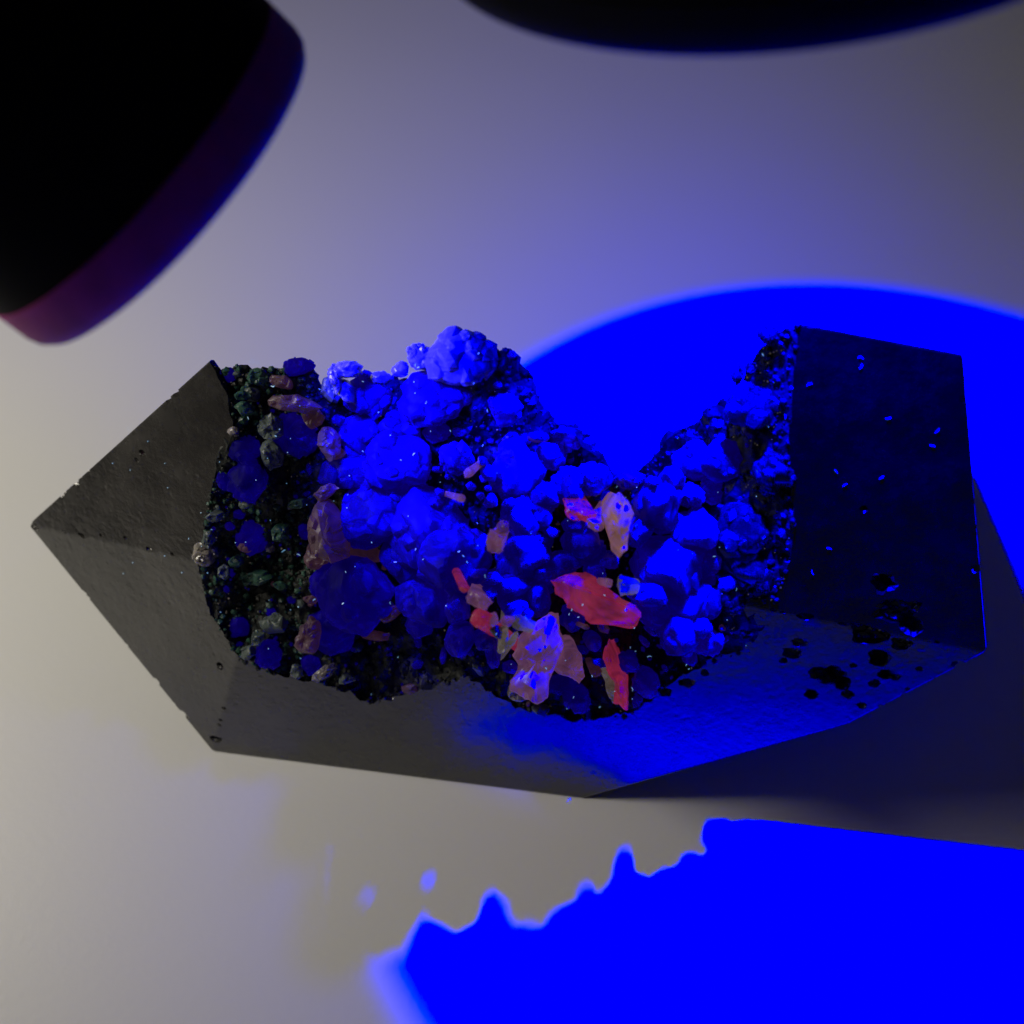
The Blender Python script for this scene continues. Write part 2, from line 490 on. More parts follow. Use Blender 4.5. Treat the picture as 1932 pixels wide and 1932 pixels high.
def gem(rs, sub=3, K=22, p=26, lo=0.80):
    """points of a rounded many-faced lump, about unit size"""
    D, F = ico(sub)
    k = np.arange(K) + 0.5
    ph = np.arccos(1 - 2 * k / K) + rs.uniform(-.25, .25, K); th = math.pi * (1 + 5 ** 0.5) * k + rs.uniform(-.35, .35, K) + rs.uniform(0, 6)
    nn = np.stack([np.cos(th) * np.sin(ph), np.sin(th) * np.sin(ph), np.cos(ph)], 1)
    dd = rs.uniform(lo, 1.0, K)
    q = np.clip(D @ nn.T, 0, None) / dd
    r = (q ** p).sum(1) ** (-1 / p)
    return D * r[:, None], F


def block(rs, sub=2, turn=None):
    """a rounded cube"""
    D, F = ico(sub)
    p = 9
    r = ((np.abs(D) ** p).sum(1)) ** (-1 / p)
    A_ = np.linalg.qr(rs.normal(size=(3, 3)) if turn is None else turn)[0]
    return (D * (r * 0.72)[:, None]) @ A_.T, F


FRAME = np.array([tuple(RGT), tuple(UPV), tuple(TOCAM)])     # rows: right, up, towards the viewer


def body_hit(u, v):
    return BODY.ray_cast(CAM, rayd(u, v).normalized())


def proud(u, v):
    """the tallest growth stands in the middle of the hollow: weight and distance of its front from the viewer"""
    f = lambda x, a, b_: min(1.0, max(0.0, (x - a) / (b_ - a)))
    return f(u, 790, 870) * f(1400 - u, 0, 60) * f(v, 840, 920) * f(1290 - v, 0, 110), float(np.interp(u, [860, 920, 1000, 1090, 1150, 1220, 1290, 1400], [14.92, 14.95, 15.22, 15.48, 15.22, 15.0, 15.45, 15.8]))


def cluster(u, v, ru, rv, rot, mt, seed, lift=0.30, sats=7, deep=0.85, sub=4, name='fluorite_crystal', cubes=0.4):
    rs = np.random.RandomState(seed)
    h = body_hit(u, v)
    if h[0] is None:
        hp = px_plane(u, v, T1, kplane_n)
    else:
        hp = h[0]
    t = (hp - CAM).dot(FWD)
    a, b_ = ru * PXCM * t, rv * PXCM * t
    c_ = deep * math.sqrt(a * b_)
    d = rayd(u, v)
    wp, tf = proud(u, v)  # middle crystals are drawn forward so their cast shadow reaches further
    front = t - lift * c_ - c_
    if wp > 0 and tf < front:
        front += (tf + 0.08 * (seed % 4) - front) * wp
        a, b_ = a * (front + 0.5) / t, b_ * (front + 0.5) / t
        c_ = (t + 0.15 - front) / 2
        ctr = np.array(CAM + d * ((t + 0.15 + front) / 2))
    else:
        ctr = np.array(CAM + d * (t - lift * c_))
    cr, sr = math.cos(math.radians(rot)), math.sin(math.radians(rot))
    R2 = np.array([[cr, sr, 0], [-sr, cr, 0], [0, 0, 1]])
    sc = np.array([a, b_, c_])
    Vs, Fs, n0 = [], [], 0

    def put(P, F, s, off):
        nonlocal n0
        L = (P * s + off) @ R2
        Vs.append(L @ FRAME + ctr); Fs.extend([tuple(i + n0 for i in f) for f in F]); n0 += len(P)

    P, F = gem(rs, sub, K=int(rs.randint(13, 28)), p=42, lo=0.76)
    L = P * sc * 0.97
    # low swells and growth steps over the faces
    o3 = rs.uniform(-40, 40, 3)
    m = min(sc)
    for i in range(len(L)):
        q = Vector(L[i] / m * 1.6 + o3)
        L[i] *= 1 + 0.085 * noise.noise(q) + 0.035 * noise.noise(q * 2.7)
    put(L, F, 1.0, 0)
    turn = rs.normal(size=(3, 3))
    for k in range(sats):
        z = rs.uniform(-0.1, 0.9); an = rs.uniform(0, 6.283); q = math.sqrt(max(0, 1 - z * z))
        off = np.array([q * math.cos(an), q * math.sin(an), z]) * sc * rs.uniform(0.55, 0.72)
        s = min(sc) * rs.uniform(0.30, 0.55)
        if rs.uniform() < cubes:
            P, F = block(rs, 2, turn + rs.normal(size=(3, 3)) * 0.10)
            P = P * rs.uniform(0.75, 1.25, 3)
        else:
            P, F = gem(rs, 2, K=12, p=22)
        put(P, F, s, off)
    me = mesh_from(name, np.concatenate(Vs), Fs, smooth=True)
    me.set_sharp_from_angle(angle=math.radians(24))
    return link(name, me, mt, body)


def plate(outline, mt, seed, thick=0.22, lift=0.25, tilt=0.35, name='calcite_crystal', jag=0.03, facing=0.6, ridge=0.0, root=0.0):
    """a solid flake with a ragged outline and an uneven, domed face; outline in display pixels"""
    rs = np.random.RandomState(seed)
    u0 = sum(p[0] for p in outline) / len(outline); v0 = sum(p[1] for p in outline) / len(outline)
    h = body_hit(u0, v0)
    hp = h[0] if h[0] is not None else px_plane(u0, v0, T1, kplane_n)
    sn = h[1] if h[0] is not None else TOCAM
    if sn.dot(TOCAM) < 0: sn = -sn
    nrm = (TOCAM * facing + sn * (1 - facing) + Vector(rs.uniform(-1, 1, 3)) * tilt).normalized()
    if nrm.dot(TOCAM) < 0.45: nrm = (nrm + TOCAM).normalized()
    wp, tf = proud(u0, v0)
    t0 = (hp - CAM).dot(FWD)
    if wp > 0.05 and tf - 0.1 < t0 - lift:
        lift = lift + (t0 - lift - (tf - 0.1)) * wp; root = max(root, lift)
        nrm = (TOCAM + Vector(rs.uniform(-1, 1, 3)) * 0.22).normalized()
    hp = CAM + rayd(u0, v0) * (t0 - lift - thick * 0.5)
    pts = []
    n = len(outline)
    for i in range(n):
        a, b_ = outline[i], outline[(i + 1) % n]
        k = max(1, int(math.hypot(a[0] - b_[0], a[1] - b_[1]) / 5))
        for j_ in range(k):
            f = j_ / k
            pts.append((a[0] + (b_[0] - a[0]) * f, a[1] + (b_[1] - a[1]) * f))
    W = [px_plane(u, v, hp, nrm) for u, v in pts]
    c = sum(W, Vector()) / len(W)
    size = sum((x - c).length for x in W) / len(W)
    W = [c + (x - c) * (1 + rs.uniform(-jag, jag)) for x in W]
    lng = max(W, key=lambda x: (x - c).length) - c
    lng.normalize()
    o3 = Vector(rs.uniform(-30, 30, 3))
    V, F = [], []
    rings = ([(0.70, -0.5 - root / thick), (0.82, -0.5 - 0.35 * root / thick)] if root else []) + [(0.90, -0.5), (1.0, -0.15), (0.99, 0.12), (0.93, 0.34), (0.78, 0.45), (0.60, 0.50), (0.42, 0.53), (0.22, 0.55)]
    m = len(W)
    for s, hh in rings:
        for x in W:
            q = c + (x - c) * s
            up = hh * thick
            if hh > 0.2:
                e = noise.noise(q * 3.0 / max(size, 0.15) * 0.5 + o3)
                up += thick * (0.30 * e + 0.16 * (1 if noise.noise(q * 2.2 / max(size, 0.15) + o3 * 2) > 0.05 else 0))
                off = (q - c) - lng * (q - c).dot(lng)
                up += ridge * max(0, 1 - off.length / (0.75 * size)) * (1 - s * 0.5)
            V.append(q + nrm * up)
    for r in range(len(rings) - 1):
        for i in range(m):
            F.append((r * m + i, r * m + (i + 1) % m, (r + 1) * m + (i + 1) % m, (r + 1) * m + i))
    V.append(sum(V[-m:], Vector()) / m)
    k = len(V) - 1; r = len(rings) - 1
    for i in range(m): F.append((r * m + i, r * m + (i + 1) % m, k))
    F.append(tuple(range(m - 1, -1, -1)))
    me = mesh_from(name, V, F)
    bm = bmesh.new(); bm.from_mesh(me); bmesh.ops.recalc_face_normals(bm, faces=bm.faces); bm.to_mesh(me); bm.free()
    return link(name, me, mt, body)


def oval(u, v, ru, rv, rot, seed, n=9, wob=0.22):
    rs = random.Random(seed)
    cr, sr = math.cos(math.radians(rot)), math.sin(math.radians(rot))
    o = []
    for k in range(n):
        a = 2 * math.pi * (k + rs.uniform(-0.3, 0.3)) / n
        s = 1 + rs.uniform(-wob, wob * 0.6)
        x, y = math.cos(a) * ru * s, math.sin(a) * rv * s
        o.append((u + x * cr - y * sr, v + x * sr + y * cr))
    return o


# areas measured on enlarged views of the photograph: origin of each view; view unit = 0.2441 display pixels
VIEW = {2: (330.2, 589.6), 3: (660.4, 589.6), 4: (1037.7, 589.6), 6: (330.2, 943.4), 7: (660.4, 943.4), 8: (990.6, 943.4)}
VU = 0.2441


def vp(reg, x, y): return VIEW[reg][0] + x * VU, VIEW[reg][1] + y * VU


LUMPS = [  # view, x, y, rx, ry, rot, material, lift
    (2, 540, 1060, 110, 100, 0, 'blue', .2), (2, 570, 1290, 115, 140, 0, 'blue', .35), (2, 380, 1300, 60, 90, 10, 'blue', .2),
    (2, 600, 1720, 115, 130, 0, 'blue', .1), (2, 225, 1860, 80, 95, 0, 'violet', -.35), (2, 1000, 1690, 50, 70, 0, 'blue', .6),
    (2, 940, 930, 130, 150, 20, 'blue', .2), (2, 1440, 940, 150, 120, 0, 'blue', .1), (2, 1500, 640, 150, 130, 0, 'blue', .2),
    (2, 1270, 830, 60, 50, 0, 'blue', .3), (2, 1400, 1240, 230, 110, 0, 'blue', .2), (2, 1500, 1560, 200, 220, 0, 'blue', .25),
    (2, 1020, 1400, 34, 22, 30, 'blue', .3), (2, 450, 920, 50, 42, 0, 'violet', .3), (2, 430, 480, 60, 60, 0, 'blue', .1), (2, 690, 460, 22, 22, 0, 'blue', .3),
    (2, 950, 420, 120, 60, 10, 'blue', .0), (2, 480, 1560, 40, 40, 0, 'blue', .2), (2, 430, 1650, 40, 40, 0, 'blue', .2),
    (3, 870, 350, 215, 165, 0, 'violet', .3), (3, 560, 350, 115, 85, 0, 'violet', .4), (3, 390, 440, 70, 70, 0, 'violet', .3), (3, 470, 290, 40, 34, 0, 'violet', .5),
    (3, 900, 200, 50, 40, 0, 'violet', .5), (3, 240, 500, 90, 50, 0, 'violet', .2),
    (3, 620, 680, 195, 165, 0, 'blue', .35), (3, 390, 900, 140, 120, 0, 'blue', .5), (3, 370, 1130, 200, 190, 0, 'blue', .5), (3, 390, 1340, 150, 130, 0, 'blue', .3),
    (3, 880, 650, 85, 80, 0, 'blue', .2), (3, 1200, 745, 112, 105, 20, 'blue', .3), (3, 1250, 325, 42, 40, 0, 'blue', .2), (3, 1140, 560, 40, 36, 0, 'blue', .2),
    (3, 820, 1130, 110, 105, 0, 'blue', .45), (3, 1075, 1240, 76, 76, 0, 'blue', .4), (3, 1290, 1220, 150, 190, 0, 'blue', .3), (3, 1540, 1100, 105, 100, 0, 'blue', .3),
    (3, 1660, 970, 120, 80, 0, 'blue', .1), (3, 1690, 1340, 120, 130, 0, 'blue', .3), (3, 1850, 1290, 100, 115, 0, 'blue', .35), (3, 680, 920, 95, 70, 0, 'blue', .2),
    (3, 850, 920, 70, 40, 0, 'blue', .2), (3, 990, 975, 30, 36, 0, 'blue', .3), (3, 1090, 990, 36, 26, 0, 'blue', .3), (3, 1135, 1112, 36, 34, 0, 'blue', .3),
    (3, 670, 1212, 42, 32, 0, 'blue', .3), (3, 755, 1270, 26, 24, 0, 'blue', .3), (3, 580, 1350, 32, 32, 0, 'blue', .3), (3, 1065, 1360, 34, 28, 0, 'blue', .3),
    (3, 1090, 1455, 58, 58, 0, 'blue', .3), (3, 935, 1345, 44, 38, 0, 'blue', .3), (3, 600, 1110, 36, 80, 0, 'blue', .1), (3, 1010, 1420, 36, 36, 0, 'blue', .2),
    (3, 700, 1390, 45, 35, -30, 'blue', .6), (3, 1490, 1420, 100, 90, 0, 'blue', .2), (3, 1350, 980, 60, 50, 0, 'blue', .2), (3, 100, 1180, 130, 120, 0, 'blue', .1),
    (7, 590, 240, 215, 235, 0, 'blue', .70), (7, 480, 440, 175, 165, 0, 'blue', .75), (7, 810, 440, 225, 215, 0, 'blue', .75), (7, 660, 30, 90, 60, 0, 'blue', .5),
    (7, 40, 730, 205, 240, 0, 'blue', .60), (7, -130, 1010, 150, 150, 20, 'blue', .15), (7, 590, 790, 185, 140, -20, 'blue', .35), (7, 530, 950, 85, 110, 10, 'blue', .3),
    (7, 525, 1080, 34, 70, 0, 'blue', .3), (7, 830, 830, 85, 95, 0, 'blue', .2), (7, 860, 1070, 105, 120, 0, 'blue', .55), (7, 1060, 1060, 95, 72, 20, 'blue', .1),
    (7, 1110, 1190, 50, 95, 0, 'blue', .2), (7, 1320, 140, 130, 140, 0, 'blue', .35), (7, 1450, 110, 110, 120, 0, 'blue', .4), (7, 1350, 420, 180, 165, 0, 'blue', .45),
    (7, 1555, 250, 62, 52, 0, 'blue', .3), (7, 1270, 640, 140, 110, 0, 'blue', .35), (7, 1440, 740, 85, 135, 0, 'blue', .4), (7, 1270, 820, 95, 95, 0, 'blue', .2),
    (7, 1790, 340, 135, 115, 0, 'blue', .5), (7, 1740, 190, 95, 62, 0, 'blue', .3), (7, 1490, 560, 130, 105, 0, 'blue', .4), (7, 1650, 480, 110, 80, 0, 'blue', .3),
    (7, 1100, 600, 110, 60, 10, 'blue', .2), (7, 1710, 905, 82, 92, 0, 'blue', .4), (7, 1760, 1530, 95, 90, 0, 'blue', .5), (7, 1640, 1420, 105, 72, 0, 'blue', .1),
    (7, 1240, 1290, 60, 50, 0, 'blue', .2), (7, 720, 1200, 24, 60, 0, 'blue', .2), (7, 1870, 1080, 60, 60, 0, 'blue', .3), (7, 1880, 560, 90, 90, 0, 'blue', .2),
    (7, 1000, 560, 80, 50, 0, 'blue', .1), (7, 1350, 870, 85, 85, 0, 'blue', .4), (7, 1210, 770, 80, 80, 0, 'blue', .4), (7, 1080, 700, 70, 70, 0, 'blue', .3), (7, 1230, 30, 60, 50, 0, 'blue', .2),  # includes lumps added to block light gaps in the stone's shadow
    (8, 1010, 50, 140, 160, 0, 'blue', .5), (8, 870, 250, 92, 115, 0, 'blue', .45), (8, 1310, 270, 170, 135, 10, 'blue', .5), (8, 1120, 500, 240, 180, 0, 'blue', .55),
    (8, 940, 710, 125, 105, 0, 'blue', .5), (8, 1190, 800, 210, 190, 0, 'blue', .55), (8, 1190, 1030, 125, 150, 0, 'blue', .5), (8, 1275, 1220, 62, 72, 0, 'blue', .4),
    (8, 1380, 470, 120, 140, 0, 'blue', .35), (8, 1400, 780, 110, 130, 0, 'blue', .3), (8, 1340, 980, 90, 90, 0, 'blue', .2), (8, 1400, 1100, 110, 90, 0, 'blue', .1),
    (8, 1690, 250, 165, 190, 0, 'violet', .3), (8, 1680, 500, 185, 150, 0, 'violet', .25), (8, 1600, 760, 100, 90, 0, 'violet', .1), (8, 1830, 600, 90, 100, 0, 'violet', .2),
    (8, 940, 1410, 92, 92, 0, 'blue', .5), (8, 870, 1545, 46, 36, 0, 'blue', .4), (8, 520, 1080, 72, 82, 0, 'blue', .3), (8, 640, 460, 90, 70, 0, 'blue', .2),
    (8, 960, 1010, 22, 22, 0, 'blue', .3), (8, 1080, 1300, 24, 22, 0, 'blue', .3), (8, 920, 1090, 26, 30, 0, 'blue', .3), (8, 790, 1260, 90, 90, 0, 'blue', .0), (8, 850, 250, 40, 40, 0, 'blue', .2),
    (4, 1130, 1150, 140, 115, 0, 'blue', .45), (4, 1360, 1140, 140, 135, 0, 'blue', .45), (4, 940, 1290, 82, 95, 0, 'blue', .4), (4, 1095, 1420, 92, 82, 0, 'blue', .5),
    (4, 1265, 1370, 95, 95, 0, 'blue', .35), (4, 1150, 960, 130, 90, 0, 'blue', .1), (4, 1330, 900, 90, 110, 0, 'blue', .1), (4, 1610, 730, 190, 155, 0, 'violet', .4),
    (4, 1560, 910, 85, 85, 0, 'violet', .3), (4, 1750, 1210, 150, 120, 0, 'violet', .2), (4, 1690, 1330, 90, 90, 0, 'violet', .2), (4, 1690, 170, 90, 70, 0, 'violet', .3),
    (4, 1445, 470, 55, 85, 0, 'violet', .2), (4, 1560, 430, 60, 60, 0, 'violet', .1), (4, 620, 1290, 100, 70, 0, 'blue', .3), (4, 340, 1290, 120, 100, 0, 'blue', .4),
    (4, 760, 1320, 80, 50, 20, 'blue', .2), (4, 130, 960, 110, 80, 0, 'blue', .2),
    (6, 500, 980, 85, 85, 0, 'blue', .2), (6, 720, 1190, 95, 95, 0, 'blue', .2), (6, 740, 860, 40, 50, 0, 'blue', .2), (6, 900, 770, 40, 36, 0, 'blue', .2),
    (6, 440, 560, 30, 40, 0, 'blue', .2), (6, 1180, 640, 120, 130, 0, 'blue', .0), (6, 1050, 1270, 80, 90, 0, 'blue', .1), (6, 420, 200, 42, 40, 0, 'blue', .2), (6, 510, 110, 40, 40, 0, 'blue', .2),
]
for k, (rg, x, y, rx, ry, rot, mt, lf) in enumerate(LUMPS):
    u, v = vp(rg, x, y)
    big = max(rx, ry)
    if u > 1372 or (rg == 4 and y in (960, 900)): mt, lf = 'purple', (lf - 0.5) * 3.3 * 0.3  # lumps on the right wall and notch crest take the darkened shade copy
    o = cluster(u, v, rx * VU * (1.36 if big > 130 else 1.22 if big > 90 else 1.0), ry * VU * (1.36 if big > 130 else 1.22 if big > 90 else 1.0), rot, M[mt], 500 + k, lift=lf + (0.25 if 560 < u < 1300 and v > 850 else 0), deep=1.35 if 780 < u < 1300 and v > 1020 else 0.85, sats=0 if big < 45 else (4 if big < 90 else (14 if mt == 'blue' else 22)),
                sub=2 if big < 45 else (3 if big < 90 else 4), cubes=0.6 if mt == 'blue' else 0.85)

FLAKES = [  # view, x, y, rx, ry, rot, material, thickness, lift
    (2, 745, 880, 112, 115, 0, 'grey', .16, .25), (2, 750, 1090, 90, 110, 10, 'grey', .14, .1), (2, 920, 705, 215, 72, 6, 'brown', .28, .3), (2, 1190, 1010, 85, 135, -20, 'brown', .16, .2),
    (2, 540, 740, 70, 55, 20, 'green', .15, .1), (2, 830, 540, 95, 62, 15, 'brown', .14, .1), (2, 1215, 600, 85, 115, -20, 'grey', .15, .1), (2, 1330, 440, 125, 70, 0, 'violet', .22, .2),
    (2, 1320, 590, 55, 110, -25, 'violet', .2, .3), (2, 1240, 500, 50, 120, -20, 'violet', .2, .3), (2, 300, 1580, 55, 48, 0, 'grey', .15, .1), (2, 550, 1480, 50, 42, 0, 'grey', .12, .2),
    (2, 820, 1700, 75, 85, 30, 'green', .15, .1), (2, 1160, 1385, 105, 62, -35, 'brown', .2, .3), (2, 1090, 1880, 95, 105, 0, 'brown', .16, .15), (2, 640, 500, 80, 70, 0, 'green', .12, .05),
    (2, 1060, 800, 90, 100, 0, 'brown', .12, .05), (2, 940, 1480, 70, 40, -10, 'green', .12, .1), (2, 260, 1750, 60, 60, 0, 'grey', .12, .1), (2, 520, 640, 70, 50, 0, 'green', .12, .1),
    (2, 1250, 1090, 80, 40, 0, 'brown', .12, .1), (2, 600, 620, 60, 60, 0, 'grey', .1, .0),
    (3, 1700, 850, 110, 50, 10, 'violet', .2, .2), (3, 1830, 980, 60, 90, -25, 'grey', .2, .15), (3, 1250, 985, 85, 65, 0, 'brown', .16, .1), (3, 1450, 965, 95, 42, 0, 'brown', .16, .15),
    (3, 920, 1235, 45, 42, 0, 'pink', .12, .1), (3, 860, 1435, 34, 34, 0, 'pink', .12, .1), (3, 1020, 1150, 40, 40, 0, 'brown', .12, .1), (3, 1180, 1660, 60, 50, 0, 'pink', .14, .1),
    (3, 100, 1840, 120, 60, 0, 'brown', .14, .1), (3, 350, 1700, 40, 50, 0, 'pink', .14, .1),
    (7, 1120, 330, 82, 105, 0, 'pink', .18, .3), (7, 990, 770, 115, 75, 30, 'pink', .18, .35), (7, 1015, 920, 85, 75, 0, 'red', .16, .25), (7, 1110, 930, 40, 62, 15, 'pink', .14, .3),
    (7, 1220, 935, 52, 50, 0, 'pink', .14, .35), (7, 1300, 945, 52, 72, -15, 'tan', .16, .4), (7, 1185, 1085, 48, 92, 15, 'tan', .16, .4), (7, 1255, 1085, 36, 75, 30, 'tan', .15, .4),
    (7, 1125, 1010, 42, 72, -25, 'grey', .14, .2), (7, 300, 880, 100, 55, -25, 'brown', .2, .25),
    (7, 190, 420, 80, 40, 0, 'brown', .15, .1), (7, 980, 1290, 42, 28, 25, 'grey', .1, .1), (7, 880, 680, 45, 30, 0, 'red', .12, .2), (7, 1290, 1480, 80, 70, 0, 'violet', .15, .15),
    (7, 1470, 1620, 70, 40, 0, 'grey', .12, .05),
    (8, 440, 108, 135, 58, 12, 'red', .2, .35), (8, 540, 190, 75, 50, 20, 'pink', .16, .2), (8, 760, 660, 52, 85, -15, 'tan', .15, .1), (8, 540, 1320, 55, 52, 0, 'brown', .14, .1),
    (8, 470, 980, 34, 24, 10, 'brown', .12, .1), (8, 1560, 655, 62, 58, 0, 'violet', .12, .45), (8, 640, 640, 40, 40, 0, 'pink', .12, .1),
    (6, 1030, 1060, 95, 145, 12, 'brown', .2, .3), (6, 760, 960, 115, 62, -20, 'grey', .14, .15), (6, 380, 560, 50, 60, 0, 'grey', .14, .2), (6, 250, 320, 50, 50, 0, 'grey', .12, .1),
    (6, 630, 600, 100, 55, 5, 'green', .14, .1), (6, 480, 470, 60, 50, 0, 'green', .12, .1), (6, 820, 660, 60, 40, 25, 'green', .12, .1), (6, 1330, 1380, 70, 45, -15, 'grey', .12, .1),
    (6, 640, 1070, 62, 45, 0, 'grey', .12, .1), (6, 560, 1180, 50, 70, 0, 'grey', .12, .1), (6, 940, 1320, 45, 60, 0, 'grey', .12, .1), (6, 1050, 770, 60, 35, 10, 'brown', .12, .1),
    (6, 540, 370, 50, 40, 0, 'brown', .12, .1), (6, 1160, 1330, 110, 45, -35, 'violet', .14, .15), (6, 1550, 1050, 100, 45, 0, 'brown', .12, .0),
]
for k, (rg, x, y, rx, ry, rot, mt, th, lf) in enumerate(FLAKES):
    u, v = vp(rg, x, y)
    plate(oval(u, v, rx * VU, ry * VU, rot, 900 + k, n=9 if rx < 80 else 12), M[mt], 900 + k, thick=th, lift=lf, jag=0.05)


def poly_px(reg, pts): return [vp(reg, x, y) for x, y in pts]


o = plate(poly_px(2, [(1075, 1500), (1120, 1440), (1190, 1445), (1230, 1500), (1290, 1580), (1340, 1680), (1350, 1800), (1345, 1890), (1250, 1920), (1150, 1890),
                      (1060, 1860), (1035, 1740), (1045, 1600)]), M['brown'], 61, thick=0.34, lift=0.35, tilt=0.2, jag=0.015, ridge=0.12)
o['label'] = 'large dull pink calcite crystal'
o = plate(poly_px(7, [(1340, 1020), (1500, 900), (1560, 862), (1608, 880), (1620, 1000), (1665, 1110), (1640, 1170), (1590, 1290), (1540, 1400), (1530, 1530), (1450, 1580),
                      (1360, 1540), (1232, 1470), (1232, 1400), (1290, 1340), (1300, 1270), (1255, 1200), (1290, 1140), (1300, 1060)]), M['pink'], 62, thick=0.30, lift=0.80, root=0.9, tilt=0.12, jag=0.018, ridge=0.1)
o['label'] = 'pale mauve calcite plate with ragged edges'
plate(poly_px(7, [(1650, 1150), (1740, 1140), (1790, 1200), (1812, 1360), (1770, 1412), (1680, 1350), (1600, 1335), (1560, 1300)]), M['pink'], 63, thick=0.2, lift=0.65, root=0.8, tilt=0.2, jag=0.035)
plate(poly_px(8, [(640, 40), (700, -40), (730, -60), (800, 0), (842, 100), (800, 200), (790, 380), (722, 452), (668, 390), (640, 240), (600, 120)]), M['orange'], 64, thick=0.34, lift=0.35, tilt=0.15, jag=0.03, ridge=0.08)
plate(poly_px(8, [(650, 1080), (700, 1180), (730, 1270), (780, 1350), (800, 1500), (792, 1620), (740, 1560), (690, 1560), (700, 1400), (640, 1300), (600, 1180)]), M['red'], 65, thick=0.26, lift=0.2, tilt=0.2, jag=0.03, ridge=0.1)
plate(poly_px(8, [(640, 1300), (690, 1340), (680, 1420), (740, 1480), (745, 1550), (680, 1570), (645, 1440), (590, 1290)]), M['tan'], 66, thick=0.2, lift=0.42, tilt=0.2, jag=0.04)

# the red doubly pointed crystal: an outline, a ridge and keel of its own
out_px = poly_px(8, [(200, 625), (270, 590), (350, 562), (470, 555), (580, 620), (680, 722), (820, 792), (890, 852), (893, 900), (832, 960), (700, 966), (500, 950), (440, 890), (330, 830), (290, 760), (240, 722)])
hp = px_t(*vp(8, 560, 770), 15.36)
nr = (TOCAM + UPV * 0.25 - RGT * 0.15).normalized()
Wp = []
for i in range(len(out_px)):
    a, b_ = out_px[i], out_px[(i + 1) % len(out_px)]
    for j_ in range(4):
        f = j_ / 4
        Wp.append((a[0] + (b_[0] - a[0]) * f, a[1] + (b_[1] - a[1]) * f))
Wd = [px_plane(u, v, hp, nr) for u, v in Wp]
r0, r1 = px_plane(*vp(8, 300, 650), hp, nr) + nr * 0.16, px_plane(*vp(8, 780, 850), hp, nr) + nr * 0.22
V, F = [], []
mm = len(Wd)
rsx = np.random.RandomState(5)
for s, back in ((0.45, -0.95), (0.85, -0.25), (1.0, 0.0)):
    for x in Wd:
        tt = max(0, min(1, (x - r0).dot(r1 - r0) / (r1 - r0).length_squared)); c = r0.lerp(r1, tt)
        V.append(c + (x - c) * s + nr * back if s < 1 else x + Vector(rsx.uniform(-.012, .012, 3)))
for s in (0.82, 0.62, 0.42, 0.22, 0.05):
    for x in Wd:
        tt = max(0.02, min(0.98, (x - r0).dot(r1 - r0) / (r1 - r0).length_squared)); c = r0.lerp(r1, tt) + nr * 0.10 * math.sin(math.pi * tt)
        p = c + (x - c) * s
        V.append(p + nr * (0.03 * noise.noise(p * 4) + 0.012 * noise.noise(p * 15)))
for r in range(7):
    for i in range(mm): F.append((r * mm + i, r * mm + (i + 1) % mm, (r + 1) * mm + (i + 1) % mm, (r + 1) * mm + i))
F.append(tuple(range(mm - 1, -1, -1))); F.append(tuple(7 * mm + i for i in range(mm)))
me = mesh_from('calcite_crystal', V, F)
bm = bmesh.new(); bm.from_mesh(me); bmesh.ops.recalc_face_normals(bm, faces=bm.faces); bm.to_mesh(me); bm.free()
link('calcite_crystal', me, M['red'], body)['label'] = 'deep red doubly pointed calcite crystal'

# ------------------------------------------------------------------ small crystals and grains between them
zone = rim_px + crest_px


def in_zone(u, v):
    c = False; j_ = len(zone) - 1
    for i in range(len(zone)):
        (xi, yi), (xj, yj) = zone[i], zone[j_]
        if (yi > v) != (yj > v) and u < (xj - xi) * (v - yi) / (yj - yi) + xi: c = not c
        j_ = i
    return c


protos = {}
rs = np.random.RandomState(3)
for mk in ('blue', 'green', 'grey', 'brown', 'violet', 'pink', 'purple'):
    protos[mk] = []
    for q in range(4):
        P, F = (block(rs, 1) if q == 0 else gem(rs, 1, K=10, p=40, lo=0.7))
        me = mesh_from('small_crystal', P * np.array([1, rs.uniform(.6, 1), rs.uniform(.5, .9)]), F)
        me.materials.append(M[mk]); protos[mk].append(me)
rr = random.Random(21)


def pick(u):
    x = rr.random()
    if u < 640: return 'green' if x < .38 else 'grey' if x < .66 else 'blue' if x < .84 else 'violet' if x < .9 else 'brown'
    if u < 1390: return 'blue' if x < .66 else 'brown' if x < .84 else 'pink' if x < .90 else 'green'
    return 'purple' if x < .6 else 'green'  # right wall: mostly the fluorite with shade in its colour


def bare(u, v):                              # plain dark rock: the peak beside the notch and the wall of the right block
    return (925 < u < 1080 and v < 640 + (1080 - u) * 0.9 + 110) or (u > 1395 and rr.random() < 0.9) or (1210 < u < 1400 and v < 830)


n_small = 0
while n_small < 170:
    u, v = rr.uniform(370, 1500), rr.uniform(620, 1350)
    if not in_zone(u, v) or bare(u, v): continue
    h = body_hit(u, v)
    if h[0] is None: continue
    mk = pick(u)
    s = 0.035 + 0.075 * rr.random() ** 2
    o = link('small_crystal', protos[mk][rr.randrange(4)], None, body)
    Rm = Matrix.Rotation(rr.uniform(0, 6.28), 4, Vector((rr.uniform(-1, 1), rr.uniform(-1, 1), rr.uniform(-1, 1))).normalized())
    o.matrix_basis = Matrix.Translation((h[0] + TOCAM * s * 0.4) * CM) @ Rm @ Matrix.Scale(s, 4)
    n_small += 1

